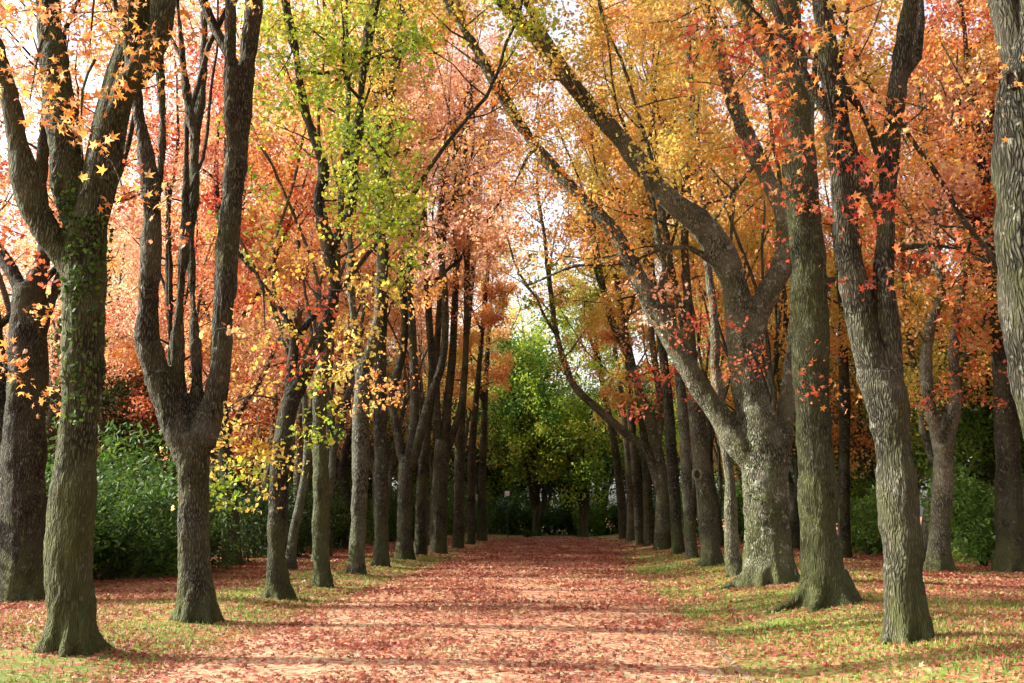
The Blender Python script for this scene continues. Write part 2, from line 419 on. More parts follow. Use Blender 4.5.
row('dark two-stemmed trunk at the left picture edge behind the ivy-grown foreground tree', 'dark', [
 [(22,602,68),(23,560,55),(24,450,48),(27,380,43),(28,320,35),(30,285,32)],
 [(29,310,24),(18,284,17),(2,255,15),(-18,222,13)],
 [(30,300,26),(42,262,19),(46,230,17),(41,180,15),(48,100,13),(52,20,11)],
 [(33,380,16),(38,345,13),(47,315,12),(56,290,11),(64,255,10),(72,200,9)],
 [(12,520,26),(6,450,24),(2,405,20),(-4,350,16),(-12,280,14)]],
 [('red', .5), ('salmon', .5)], 7.5, 19, 4500, [(17.5, 25, 240, 40, 50, 130, 'red', .085, 'tri', None), (17.5, 40, 330, 40, 30, 70, 'orange', .085, 'tri', None)], group='trees beside the left verge')
row('left tree fanning into four upright stems like a candelabra, second from the front', 'brown', [
 [(197,622,44),(196,602,38),(194,520,34),(193,470,36),(193,436,42)],
 [(190,455,36),(171,412,34),(154,365,29),(147,325,25),(152,250,22),(151,190,20),(141,125,16),(130,60,12),(124,0,10)],
 [(152,215,13),(162,150,9),(160,60,9),(160,0,8),(158,-40,7)],
 [(196,440,20),(197,370,13),(194,320,11),(191,260,10),(193,200,11),(196,130,12),(201,100,10),(204,50,9),(205,-10,8)],
 [(196,140,10),(189,110,9),(183,60,8),(177,0,7)],
 [(200,445,34),(216,392,25),(222,330,23),(226,260,24),(234,180,24),(243,100,23),(250,40,20),(258,-30,18)],
 [(188,450,16),(180,390,15),(177,340,14),(181,290,11),(185,220,9),(187,120,7)],
 [(231,205,14),(231,150,14),(231,80,14),(230,0,14),(228,-50,12)]
],
 [('orange', .5), ('red', .5)], 10.5, 21, 4000, [(14.4, 140, 200, 30, 40, 18, 'red', .08, 'tri', None), (14.6, 245, 330, 25, 20, 16, 'orange', .08, 'tri', None)])
row('leaning left tree with a crooked S-shaped trunk hung with yellow-green leaves', 'dark', [
 [(278,600,31),(278,585,26),(277,560,23),(279,500,22),(284,440,22),(291,400,23),(304,373,20),(318,342,18),(330,312,16),(334,285,15),(330,260,14),(327,238,13)],
 [(328,248,13),(318,203,14),(324,172,13),(315,140,12),(303,104,11),(297,60,10),(287,10,9),(280,-40,8)],
 [(328,252,12),(346,222,12),(354,187,11),(356,145,11),(361,100,10),(367,44,10),(376,0,9),(385,-50,8)],
 [(288,420,14),(291,370,13),(294,335,11),(282,311,7),(262,282,5),(238,252,3.5)],
 [(294,345,8),(308,322,7),(324,306,6)], [(322,300,7),(308,285,5),(300,262,4),(298,240,3)]],
 [('lime', .7), ('yellow', .3)], 9.5, 20, 6000,
 [(18.4, 238, 465, 50, 42, 300, 'yellow', .075, 'tri', (285, 440)), (18.2, 235, 480, 40, 30, 204, 'lime', .075, 'tri', None), (18.8, 225, 410, 40, 40, 140, 'yellow', .075, 'tri', (280, 400)),
  (18.5, 275, 80, 35, 80, 510, 'lime', .075, 'tri', (297, 40)), (18.5, 350, 70, 45, 55, 442, 'lime', .075, 'tri', (365, 60)), (18.3, 365, 190, 40, 60, 714, 'lime', .075, 'tri', (354, 180)),
  (18.8, 400, 210, 22, 90, 646, 'lime', .075, 'tri', (360, 130)), (18.3, 310, 245, 45, 22, 170, 'orange', .075, 'tri', None), (18.2, 300, 335, 40, 45, 200, 'red', .07, 'tri', None),
  (18.6, 370, 310, 40, 45, 280, 'yellow', .075, 'tri', (332, 290)), (18.7, 265, 330, 40, 60, 240, 'yellow', .075, 'tri', (262, 282)), (18.6, 255, 200, 25, 60, 204, 'lime', .075, 'tri', None), (18.4, 320, 420, 14, 40, 119, 'lime', .075, 'tri', None)])
row('straight slim dark trunk just behind the crooked yellow-green tree', 'mossy', [
 [(321,588,23),(321,566,19),(321,480,18),(319,430,17),(322,380,16),(326,340,13),(334,290,11),(338,240,9),(346,150,8),(350,60,6)]],
 [('lime', .5), ('yellow', .5)], 8.5, 19, 4500, [(22, 345, 370, 30, 40, 160, 'yellow', .08, 'tri', None)])
row('pale grey upright trunk in the left row splitting into a narrow Y', 'grey', [
 [(357,576,23),(357,560,19),(360,480,18),(361,410,19),(364,375,19),(372,345,13),(379,310,12),(381,250,11),(379,180,10),(378,100,10),(384,0,9)],
 [(360,385,13),(357,345,9),(352,305,8),(350,250,8),(348,150,7),(340,60,6)], [(379,190,8),(390,120,7),(394,50,6),(402,-20,6)]],
 [('yellow', .5), ('orange', .5)], 10, 21, 6000, [(26, 380, 380, 30, 30, 150, 'orange', .085, 'tri', None), (25, 470, 240, 60, 38, 650, 'salmon', .08, 'tri', (381, 230)), (25, 430, 290, 30, 30, 200, 'orange', .08, 'tri', None), (25, 520, 200, 35, 30, 200, 'salmon', .08, 'tri', None), (26, 440, 150, 40, 60, 260, 'salmon', .08, 'tri', None), (26, 500, 110, 50, 60, 420, 'salmon', .075, 'tri', None), (27, 545, 240, 40, 30, 260, 'orange', .075, 'tri', None), (26, 520, 40, 50, 40, 300, 'yellow', .075, 'tri', None)])
row('dark straight trunk immediately right of the pale grey Y-shaped one', 'dark', [
 [(381,568,19),(381,540,16),(381,460,16),(380,400,14),(381,345,13),(384,250,11),(388,130,10),(398,60,8),(416,-10,8)], [(383,270,8),(374,200,7),(370,120,6),(366,40,5)]],
 [('salmon', .6), ('orange', .4)], 10.5, 22, 6000)
row('left tree whose low fork spreads three bowed stems, mid-row', 'brown', [
 [(404,561,21),(404,540,17),(405,490,17),(407,455,18)],
 [(404,465,12),(397,430,10),(392,400,9),(398,370,10),(405,330,9),(401,250,8),(404,150,7),(396,60,6)], [(408,465,13),(414,420,11),(414,380,10),(412,330,9),(410,250,8),(419,150,7),(430,80,6)], [(410,470,13),(428,405,10),(443,357,9),(445,300,8),(440,230,7),(448,150,6),(468,90,5)], [(441,240,5),(462,170,5),(470,110,4),(478,60,3)]],
 [('salmon', .8), ('orange', .2)], 11, 23, 6500)
row('slender dark stem tucked between two multi-stemmed left trees', 'dark', [[(420,557,14),(421,500,12),(425,440,11),(432,380,9),(428,300,8),(424,200,7),(430,120,5)]], [('salmon', .7), ('orange', .3)], 11, 22, 5000)
row('stout left trunk flaring at the foot and breaking into three stems, far along', 'brown', [
 [(438,555,23),(438,530,19),(440,480,18),(443,440,18)], [(440,450,11),(437,415,9),(436,370,8),(440,300,7),(446,200,6),(450,120,5)], [(445,445,12),(447,410,10),(452,360,9),(455,300,8),(459,200,7),(462,110,5)], [(446,455,9),(462,400,7),(466,340,7),(468,250,6),(480,150,5)]],
 [('salmon', .6), ('orange', .4)], 11, 23, 6000)
row('narrow straight left trunk near the far end, before the darker pair', 'brown', [[(458,550,14),(459,500,12),(460,440,11),(464,380,8),(470,300,6),(480,200,5)]], [('orange', .7), ('salmon', .3)], 9, 22, 5000)
row('second last trunk of the left row beside the far end of the path', 'dark', [[(470,546,12),(471,500,10),(472,450,9),(478,380,6),(485,300,5),(492,230,4)]], [('orange', .8), ('yellow', .2)], 8, 20, 5000)
row('last trunk of the left row, closest to the white notice', 'dark', [[(482,543,12),(482,480,9),(484,430,8),(486,380,6),(490,310,4)]], [('orange', .8), ('yellow', .2)], 8, 18, 5000)
# ---- right row
row('close trunk with a bulging knot cut off by the right picture edge', 'dark', [
 [(1108,692,74),(1086,600,62),(1057,480,58),(1031,340,56),(1027,200,60),(1027,110,62),(1036,30,54),(1044,-50,46)], [(1036,60,30),(1070,0,26),(1110,-80,22)]],
 [('orange', .6), ('red', .4)], 8.5, 19, 4500, [(11.5, 985, 70, 30, 60, 68, 'orange', 0.066, 'star', None)], knots=((1008,78,15),))
row('nearest right trunk with flaking bark parting into a V above head height', 'brown', [
 [(908,642,49),(906,625,44),(902,560,42),(896,470,40),(888,410,43),(880,372,50)],
 [(884,405,34),(868,350,35),(858,310,34),(848,240,32),(842,160,30),(831,80,26),(822,0,24),(815,-60,22)],
 [(886,400,32),(888,350,30),(884,280,27),(887,200,23),(893,120,22),(905,40,20),(916,-30,18)],
 [(887,240,16),(868,190,15),(850,150,15),(833,118,15),(812,86,13),(798,62,12),(785,35,10),(774,0,8)], [(889,190,14),(875,140,13),(858,106,12),(843,80,10),(833,50,7)],
 [(892,250,8),(930,245,7),(968,252,6),(1005,268,4)]],
 [('orange', .6), ('salmon', .25), ('red', .15)], 8.6, 19, 6500,
 [(10.0, 790, 60, 75, 55, 255, 'orange', 0.062, 'star', (833, 118)), (9.8, 745, 40, 60, 45, 136, 'red', 0.062, 'star', (790, 40)), (10.0, 870, 200, 45, 40, 136, 'red', 0.061, 'star', (887, 190)), (10.2, 840, 130, 60, 40, 76, 'orange', 0.061, 'star', None),
  (10.2, 910, 150, 60, 50, 102, 'orange', 0.058, 'star', (890, 120)), (10.2, 800, 150, 40, 30, 68, 'orange', 0.058, 'star', None), (10.0, 830, 30, 40, 40, 68, 'yellow', 0.058, 'star', None), (10.4, 905, 290, 50, 30, 61, 'red', 0.055, 'star', (930, 245)), (10.4, 960, 265, 45, 40, 85, 'red', 0.051, 'star', (968, 252)),
  (10.0, 775, 130, 30, 30, 68, 'red', 0.058, 'star', None)],
 knots=((884,270,12),))
row('stout straight right trunk, mossy at its foot, with a heavy limb leaning leftward', 'mossy', [
 [(826,606,62),(824,588,47),(820,540,42),(815,460,40),(812,380,41),(810,300,40),(806,240,38),(800,170,36),(795,100,32),(790,40,28),(785,-30,26)],
 [(797,130,28),(778,68,28),(752,25,26),(722,-30,22)], [(830,290,8),(822,283,9),(845,280,6),(862,296,3)]],
 [('orange', .6), ('salmon', .25), ('red', .15)], 9.5, 20, 6500,
 [(16.5, 790, 190, 55, 60, 238, 'red', 0.062, 'star', (800, 150)), (16.5, 740, 60, 60, 60, 255, 'red', 0.062, 'star', (752, 25)), (17, 720, 130, 40, 40, 102, 'red', 0.058, 'star', None), (16.5, 795, 370, 22, 30, 47, 'red', 0.055, 'star', None), (17.5, 850, 390, 30, 16, 44, 'orange', 0.055, 'star', None)],
 knots=((795,208,9),))
row('massive lichen-spotted right tree sending two long bare limbs arching over', 'lichen', [
 [(769,585,60),(768,565,55),(766,520,50),(764,470,50),(760,430,50),(748,392,38),(742,340,34),(738,300,31),(728,266,32),(714,240,31),(698,221,29),(680,209,26),(662,193,24),(640,163,22),(611,128,20),(580,94,18),(545,50,17),(515,15,16),(490,-15,15),(465,-50,13)],
 [(758,462,34),(740,446,31),(722,418,28),(702,391,25),(682,358,24),(664,326,24),(647,295,22),(630,262,19),(612,231,17),(580,196,15),(537,149,13),(508,105,13),(482,58,11),(450,6,10),(432,-30,8)],
 [(746,375,24),(758,318,25),(771,287,26),(786,256,25),(783,215,20),(768,180,19),(751,145,19),(735,105,18),(722,60,17),(710,15,16),(700,-40,14)],
 [(728,268,9),(712,262,8),(690,248,7),(660,250,6),(638,259,5.5),(600,265,4.5),(573,266,4),(526,285,3),(517,268,2)], [(690,248,5),(650,246,4),(600,258,3),(560,256,2.5)],
 [(778,470,26),(786,410,18),(792,340,12),(796,280,10)], [(668,333,13),(662,298,11),(664,268,9),(655,220,7),(652,160,5)]],
 [('yellow', .7), ('orange', .3)], 11, 22, 7500,
 [(21, 738, 350, 40, 40, 187, 'red', 0.058, 'star', None), (21, 700, 330, 30, 30, 102, 'red', 0.055, 'star', None), (22, 650, 140, 60, 60, 220, 'yellow', .08, 'tri', (664, 195)), (22, 590, 240, 60, 35, 330, 'orange', .075, 'tri', (600, 258)), (22, 560, 60, 90, 60, 420, 'yellow', .075, 'tri', (580, 95)), (22, 520, 170, 70, 50, 300, 'orange', .075, 'tri', (537, 149)), (22, 640, 40, 70, 50, 320, 'yellow', .075, 'tri', None), (22, 690, 110, 40, 50, 200, 'yellow', .075, 'tri', None), (22, 535, 120, 45, 60, 520, 'orange', .072, 'tri', (545, 50)), (22, 510, 200, 40, 40, 300, 'salmon', .072, 'tri', (537, 149)), (22, 560, 180, 40, 35, 260, 'yellow', .072, 'tri', (580, 196)), (22, 660, 300, 40, 30, 140, 'salmon', .075, 'tri', None)],
 ivy=(440, 560, 785))
row('pale slender right trunk standing against the flank of the lichen-spotted giant', 'pale', [[(736,578,17),(731,540,15),(730,480,14),(723,430,13),(718,400,13),(715,350,12),(712,300,10),(707,250,9),(700,170,8),(690,80,7),(688,0,6)]], [('yellow', .7), ('orange', .3)], 9, 22, 7500)
row('right trunk bearing an eye-shaped pale knot ring', 'brown', [[(712,567,28),(710,550,22),(706,500,21),(700,450,19),(696,400,17),(691,360,14),(688,300,11),(685,240,9),(690,150,8),(694,60,6)], [(692,370,9),(682,320,8),(672,270,7),(660,200,6)]], [('yellow', .6), ('orange', .4)], 8, 21, 7500, [(28, 660, 390, 40, 25, 200, 'red', .085, 'tri', (690, 370))], knots=((693,473,9),))
row('thin mottled trunk left of the trunk with the eye-shaped knot', 'grey', [[(692,560,16),(690,530,13),(686,470,12),(682,400,11),(675,340,9),(668,280,8),(660,200,7),(655,100,6)]], [('yellow', .6), ('orange', .4)], 9, 22, 7000)
row('dark right trunk leaning slightly over the path in mid-row', 'dark', [[(678,556,16),(677,530,13),(672,460,13),(668,400,11),(660,330,9),(650,260,8),(640,150,7),(630,60,5)]], [('yellow', .7), ('orange', .3)], 9, 22, 7000)
row('right tree with a long low limb sweeping left and up across the far path', 'lichen', [
 [(663,551,21),(662,530,17),(662,490,15),(655,440,13),(642,400,11),(628,355,9),(612,322,8),(600,270,6),(590,200,5)],
 [(662,495,13),(648,453,11),(625,433,10),(600,411,9),(575,387,8),(563,358,7),(555,325,6),(549,280,5),(545,240,4)], [(657,450,9),(660,400,8),(652,340,7),(648,270,6),(640,190,5)]],
 [('orange', .5), ('yellow', .5)], 8, 22, 7000, [(36, 650, 385, 45, 25, 260, 'red', .09, 'tri', None), (38, 600, 350, 40, 40, 300, 'salmon', .085, 'tri', None), (38, 560, 290, 40, 40, 646, 'lime', .085, 'tri', (549, 280)), (38, 590, 240, 40, 30, 300, 'orange', .085, 'tri', None), (38, 540, 240, 30, 25, 200, 'orange', .085, 'tri', None)])
row('narrow right trunk behind the low sweeping limb', 'brown', [[(650,548,14),(648,500,11),(645,450,10),(640,400,9),(625,330,7),(615,270,6),(600,200,5)]], [('orange', .6), ('yellow', .4)], 8, 22, 6500)
row('fourth trunk from the far end of the right row', 'brown', [[(641,546,13),(638,500,11),(634,450,9),(630,400,8),(622,330,6),(612,260,5)]], [('yellow', .6), ('orange', .4)], 8, 21, 6000)
row('thin pale stem third from the far end of the right row', 'pale', [[(631,543,9),(630,500,8),(627,450,7),(622,400,6),(612,330,5)]], [('lime', .6), ('yellow', .4)], 7, 19, 5000)
row('last right trunk leaning inward at the far end of the path', 'dark', [[(624,541,12),(622,510,10),(617,460,9),(610,420,7),(600,370,6),(592,310,4)]], [('lime', .6), ('yellow', .4)], 6.5, 18, 5000)
# ---- trees standing behind the rows, still traced
row('pale forked tree by the glossy shrub on the right, sprinkled with red leaves', 'pale', [
 [(940,573,31),(939,545,24),(942,490,22),(944,445,23)], [(940,455,15),(930,405,14),(926,370,14),(930,330,12),(941,290,10),(936,240,9),(930,160,8)], [(947,450,15),(956,400,12),(954,345,10),(962,290,10),(976,240,8),(985,150,7)]],
 [('orange', .5), ('red', .5)], 6.5, 18, 9000, [(25, 935, 370, 50, 50, 130, 'red', .075, 'tri', None), (25, 970, 400, 40, 50, 70, 'red', .075, 'tri', None)], group='trees beside the right verge')
row('dark broad trunk low at the right picture edge behind the knotted one', 'dark', [[(1012,574,36),(1010,520,30),(1008,460,28),(1005,410,24),(1000,350,18),(990,260,13),(984,160,10)], [(1006,425,14),(1020,360,11),(1036,280,9)]], [('orange', .6), ('red', .4)], 6, 18, 8000, [(26, 985, 330, 40, 50, 160, 'red', .08, 'tri', None)], group='trees beside the right verge')
row('thin dark trunk seen between the two stout right foreground trunks', 'dark', [[(845,560,14),(844,480,13),(845,400,12),(843,330,10),(850,240,8),(856,140,6)]], [('orange', .6), ('yellow', .4)], 7, 19, 8000, group='trees beside the right verge')
row('short thick trunk in shade right of the four-stemmed left tree', 'dark', [[(232,568,23),(230,510,18),(226,460,16),(222,400,13),(226,320,10),(220,220,8)]], [('orange', .5), ('red', .5)], 6, 18, 5500, [(21.5, 225, 350, 35, 60, 160, 'orange', .085, 'tri', None)], group='trees beside the left verge')
row('pale thin trunk showing between the crooked tree and the slim dark one', 'pale', [[(297,556,15),(298,510,13),(300,440,11),(302,380,9),(298,300,8),(300,200,7)]], [('orange', .6), ('salmon', .4)], 6.5, 19, 6000, group='trees beside the left verge')
row('bent dark sapling with a curved stem behind the pale grey Y-shaped trunk', 'dark', [[(344,551,15),(346,500,13),(342,470,10),(350,430,9),(347,395,8),(352,330,7),(350,240,6)], [(344,480,8),(334,455,6),(330,420,5)]], [('orange', .7), ('salmon', .3)], 6.5, 19, 6000, group='trees beside the left verge')
row('thin black stem close behind the four-stemmed left tree', 'dark', [[(174,574,11),(174,500,9),(173,430,8),(170,330,7),(168,220,6)]], [('red', .6), ('salmon', .4)], 6, 17, 4000, group='trees beside the left verge')

import time as _t; _t0 = _t.time()
for D in ROW:
    b = D['limbs'][0][0]; base = on_ground(b[0], b[1] - 2); Y = base[1]; loc = tuple(float(v) for v in base)
    T = Tree(); extra = []; near = Y < 30
    for li, pts in enumerate(D['limbs']):
        sl = 0. if li == 0 else RNG.uniform(-.16, .16)
        if D['bark'] == 'lichen' and li < 2: sl = 0
        P = limb_world(pts, Y, sl, at(pts[0][0], pts[0][1], Y)[2])
        if li == 0: P = np.vstack([[*(P[0, :3] - [0, 0, .35]), P[0, 3] * 1.12], P])
        step = .12 if Y < 16 else .2 if near else .45
        P = catmull(P, step); seg = 22 if Y < 16 else 16 if near else 9
        T.big.append((P, seg, .33 if li == 0 else 0))
        w_end = P[-1, 3]
        lastp = pts[-1]
        if w_end > .035 and not (li == 0 and len(D['limbs']) > 1 and lastp[1] > 230 and lastp[2] > 12):
            E = extend(P, D['top'] * RNG.uniform(.85, 1.05)); T.thin.append(E)
            for q in range(3 if Y > 21 else 1):      # slender secondary stems
                Q = P[int(len(P) * RNG.uniform(.55, .95))].copy(); Q[3] *= .55
                if Q[2] > 5 and len(P) > 6:
                    dv = unit(unit(P[-1, :3] - P[-4, :3]) + RNG.normal(size=3) * np.array([.5, .4, .1]) + np.array([0, 0, .25])); Q2 = Q.copy(); Q2[:3] += dv * .6
                    E2 = extend(np.array([Q, Q2]), D['top'] * RNG.uniform(.7, 1.0), .1); T.thin.append(np.vstack([Q, E2])); sprout(T, E2, D['zc'], D['pals'], D['dens'] * .8, D['Lr'], D['tw'])
            sprout(T, E, D['zc'] - (1 if Y > 20 else 0), D['pals'], D['dens'] * 1.35, D['Lr'] if Y < 24 else (1.5, 4.2), D['tw'])
        sprout(T, P, D['zc'] - (1 if Y > 20 else 0), D['pals'], D['dens'] * .8, D['Lr'] if Y < 24 else (1.4, 3.8), D['tw'])
    if near:                                     # roots running out at the foot
        r0 = T.big[0][0][1, 3]; a0 = RNG.uniform(0, 6.28)
        for q in range(5):
            a = a0 + q * 1.257 + RNG.normal() * .3; l = r0 * RNG.uniform(1.15, 1.75); cs = np.array([math.cos(a), math.sin(a), 0])
            pts_ = [[*(base + cs * r0 * .45 + [0, 0, .45]), r0 * .34], [*(base + cs * r0 * .85 + [0, 0, .12]), r0 * .24], [*(base + cs * l + [0, 0, -.09]), r0 * .14], [*(base + cs * l * 1.3 + [0, 0, -.22]), r0 * .08]]
            T.big.append((catmull(np.array(pts_), .1), 9, 0))
    for sp in D['sprays']:
        Ys, cx, cy, rx, ry, n, pal, sz, shp, anc = sp
        spray(T, extra, tint=(.36 if shp == 'star' else .5), Y=Y + (-1.2 if Y > 12 else -.9) + RNG.uniform(-.4, .4), cx=cx, cy=cy, rx=rx, ry=ry, n=int(n * (1.4 if shp == 'tri' else 1)), pal=pal, size=sz * Y / (Ys + 1.) * (.82 if shp == 'tri' else 1), shape=shp, anchor=anc)
    far = Y > 32
    root, tr, cr = finish(T, D['name'], loc, D['label'], D['bark'], D['group'], int(D['nleaf'] * 2.7), (D['lsize'] or (.058 if Y < 25 else .062 if Y < 45 else .08)),
                          'star' if Y < 16 else 'tri' if not far else 'kite', voxel=(.021 if Y < 16 else .034 if near else 0), thin_min=(0 if Y < 24 else .014), extra=extra)
    if D['ivy']:
        y0, y1, cx = D['ivy']; g = Geo(); P0 = []
        for (P, seg, fl) in T.big[:2]:
            for q in P:
                py = 516 - (q[2] - CAMZ) / Y * F
                if y0 < py < y1:
                    dn = (1 if py < y0 + (y1 - y0) * .55 else .35) * (py > y0 + 30 or .5)
                    k = RNG.poisson((42 if Y < 16 else 16) * dn); th = RNG.normal(-1.1 if base[0] < 0 else -1.9, .7, k)
                    P0.append(np.stack([q[0] + np.cos(th) * (q[3] + .035), q[1] + np.sin(th) * (q[3] + .035), q[2] + RNG.uniform(-.1, .1, k)], 1))
        P0 = np.vstack(P0); leaves(g, P0, RNG.uniform(.022, .048, len(P0)), RNG.random(len(P0)), 0, 'tri', bias=(0, -.9, .3))
        link('ivy', g.mesh('ivy', [LM['ivy']], False, loc), root)
    for (kx, ky, kw) in D['knots']:
        best = None
        me = tr.data; v = np.empty(len(me.vertices) * 3, np.float32); me.vertices.foreach_get('co', v); v = v.reshape(-1, 3) + np.array(loc)
        d = v - CAM; cz = d @ _f; sx = W / 2 + F * (d @ _r) / cz; sy = H / 2 - F * (d @ _u) / cz
        dd = (sx - kx) ** 2 + (sy - ky) ** 2; ok = np.where(dd < 25)[0]
        if not len(ok): continue
        q = v[ok[np.argmin(cz[ok])]]; rr = kw / 2 * q[1] / F * 1.15
        g = Geo(); th = np.linspace(0, 2 * np.pi, 25)
        n_ = unit(CAM - q); n_[2] = 0; n_ = unit(n_ + np.array([.0, 0, 0])); e1 = unit(np.cross([0, 0, 1.], n_)); e2 = np.array([0, 0, 1.])
        ring = np.array([[*(q + n_ * .03 + e1 * math.cos(a) * rr * .75 + e2 * math.sin(a) * rr), rr * .26 * (1 + .2 * math.sin(3 * a))] for a in th])
        tube(g, ring, 10, 0, cap=False)
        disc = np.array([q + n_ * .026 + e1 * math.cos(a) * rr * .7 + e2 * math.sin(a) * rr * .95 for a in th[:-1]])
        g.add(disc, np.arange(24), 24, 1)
        link('knot', g.mesh('knot', [BARK['pale'], KNOT], True, loc), tr)
print('rows', round(_t.time() - _t0, 1))

# ------------------------------------------------------------------ woodland trees behind the rows (prototypes, then copies)
def gen_tree(H, zc, forks, spreadang, pals, Lr, dens, ntw, twl=(.5, 1.2), r0=.3, droop=0., fork_z=(2., 4.)):
    T = Tree(); P = [np.array([0, 0, -.3, r0 * 1.3])]; q = np.zeros(3); d = np.array([0, 0, 1.]); fz = RNG.uniform(*fork_z)
    P.append(np.array([0, 0, .25, r0 * 1.05]))
    while q[2] < fz:
        d = unit(d + RNG.normal(size=3) * .07 + np.array([0, 0, .1])); q = q + d * .6; P.append(np.append(q, r0 * (1 - .06 * q[2])))
    P = catmull(np.array(P), .3); T.big.append((P, 12, .3))
    az = RNG.uniform(0, 6.28)
    for k in range(forks):
        az += 6.28 / forks + RNG.normal() * .3; a = RNG.uniform(.4, 1) * spreadang
        d = np.array([math.cos(az) * math.sin(a), math.sin(az) * math.sin(a), math.cos(a)])
        st = P[max(0, len(P) - 1 - k)].copy(); st[3] *= .75; L = [st]; q = st[:3].copy(); top = H * RNG.uniform(.8, 1.03)
        while q[2] < top and len(L) < 70:
            d = unit(d + RNG.normal(size=3) * .12 + np.array([0, 0, .06])); q = q + d * .7
            L.append(np.append(q, max(st[3] * (1 - .9 * (q[2] - st[2]) / (top - st[2])) * .9, .012)))
        L = catmull(np.array(L), .35); T.big.append((L, 9, 0)); sprout(T, L, zc, pals, dens, Lr, ntw, droop, twl=twl)
    sprout(T, P, zc, pals, dens, Lr, ntw, droop, twl=twl)
    return T
def copy_tree(root, loc, rz, sc, label, group, mats=None):
    r = root.copy(); COL.objects.link(r); r.location = loc; r.rotation_euler = (0, 0, rz); r.scale = (sc, sc, sc * random.uniform(.94, 1.06))
    r['label'] = label; r['group'] = group
    for ch in root.children:
        c = ch.copy(); COL.objects.link(c); c.parent = r
        if mats and c.name.startswith(('crown', 'foliage')):
            for i, sl in enumerate(c.material_slots): sl.link = 'OBJECT'; sl.material = LM[mats[i % len(mats)]]
        for gch in ch.children:
            dcp = gch.copy(); COL.objects.link(dcp); dcp.parent = c
    return r
PROT = []
for i, (hh, zc, fk, ang, nl, ls) in enumerate(((17, 3.6, 4, .5, 28000, .064), (20, 4.5, 3, .42, 30000, .064), (15, 2.6, 5, .6, 26000, .064), (19, 5, 4, .35, 28000, .064))):
    T = gen_tree(hh, zc, fk, ang, [('orange', .4), ('salmon', .35), ('red', .25)], (1.3, 3.4), 1.35, 7, (.5, 1.3), r0=.24)
    PROT.append((T, nl, ls))
WOOD_MATS = {'o': ['salmon', 'orange', 'yellow'], 's': ['salmon', 'red', 'orange'], 'y': ['yellow', 'orange', 'orange'], 'l': ['lime', 'lime', 'yellow'], 'r': ['salmon', 'red', 'salmon']}
WLAB = {('o', 0): 'orange woodland tree behind the left row', ('s', 0): 'salmon-pink woodland tree behind the left row', ('y', 0): 'golden yellow woodland tree behind the left row', ('r', 0): 'scarlet woodland tree behind the left row', ('l', 0): 'lime green woodland tree behind the left row',
        ('o', 1): 'orange woodland tree behind the right row', ('s', 1): 'salmon-pink woodland tree behind the right row', ('y', 1): 'golden yellow woodland tree behind the right row', ('r', 1): 'scarlet woodland tree behind the right row', ('l', 1): 'lime green woodland tree behind the right row'}
WOOD = [  # x, y, prototype, palette, scale
 (-14, 37, 2, 's', 1), (-13.5, 50, 1, 'o', 1), (-20, 55, 0, 's', 1.1), (-16, 61, 3, 'o', 1.1), (-27, 58, 1, 'r', 1.1), (-23, 64, 2, 'o', 1.15), (-33, 64, 0, 's', 1.2), (-30, 71, 3, 'o', 1.15), (-19, 70, 1, 's', 1.15),
 (-40, 70, 2, 's', 1.2), (-37, 77, 1, 'o', 1.2), (-46, 78, 0, 'r', 1.2), (-26, 77, 2, 'y', 1.2), (-13, 66, 0, 'o', 1.1), (-22, 45, 3, 's', 1.0), (-44, 88, 3, 's', 1.25), (-33, 86, 0, 'o', 1.25), (-29, 44, 1, 's', 1.0), (-36, 54, 3, 'o', 1.1), (-13, 41, 1, 's', 1.1), (-17, 44, 3, 's', 1.2), (-19, 35, 1, 's', 1.15), (-25, 68, 1, 's', 1.35), (-31, 78, 1, 's', 1.4), (-21, 82, 3, 'o', 1.4), (-40, 84, 1, 's', 1.4), (-17.5, 56, 1, 's', 1.2), (-28, 63, 3, 's', 1.3), (-36, 68, 1, 'o', 1.35), (-24.5, 59, 2, 's', 1.2),
 (11.5, 33, 1, 'y', 1), (15, 27, 0, 'o', 1), (19, 33, 3, 'o', 1.1), (12.5, 41, 2, 'y', 1.1), (17.5, 42, 1, 'o', 1.1), (11, 49, 3, 'y', 1.1), (15, 53, 0, 'y', 1.1), (22, 48, 1, 's', 1.1), (20, 58, 2, 'o', 1.1), (9.3, 54, 1, 'y', 1.1), (12, 71, 3, 'y', 1.2), (9.8, 44, 3, 'y', 1.0),
 (10.5, 58, 2, 'y', 1.15), (14, 64, 1, 'o', 1.15), (23, 26, 2, 'r', 1.0), (27, 38, 1, 'o', 1.1), (32, 52, 0, 's', 1.2), (26, 62, 3, 'y', 1.2), (9.5, 68, 0, 'l', 1.05)]
roots = {}
for x, y, k, c, sc in WOOD:
    side = int(x > 0); lab = WLAB[(c, side)]; grp = 'woodland trees behind the ' + ('right' if side else 'left') + ' row, ' + {'o': 'orange', 's': 'salmon', 'y': 'yellow', 'r': 'scarlet', 'l': 'lime'}[c]
    loc = (x, y, float(ground(x, y)))
    if k not in roots:
        T, nl, ls = PROT[k]
        r, tr, cr = finish(T, 'woodland_tree', (0, 0, 0), lab, 'grey', grp, nl, ls, 'tri', 0, .02, spread=.2)
        roots[k] = r; r.location = loc; r['label'] = lab; r['group'] = grp; r.scale = (sc,) * 3; r.rotation_euler = (0, 0, random.uniform(0, 6.28))
        for ch in r.children:
            if ch.name.startswith('crown'):
                for i, sl in enumerate(ch.material_slots): sl.link = 'OBJECT'; sl.material = LM[WOOD_MATS[c][i % 3]]
    else: copy_tree(roots[k], loc, random.uniform(0, 6.28), sc, lab, grp, WOOD_MATS[c])

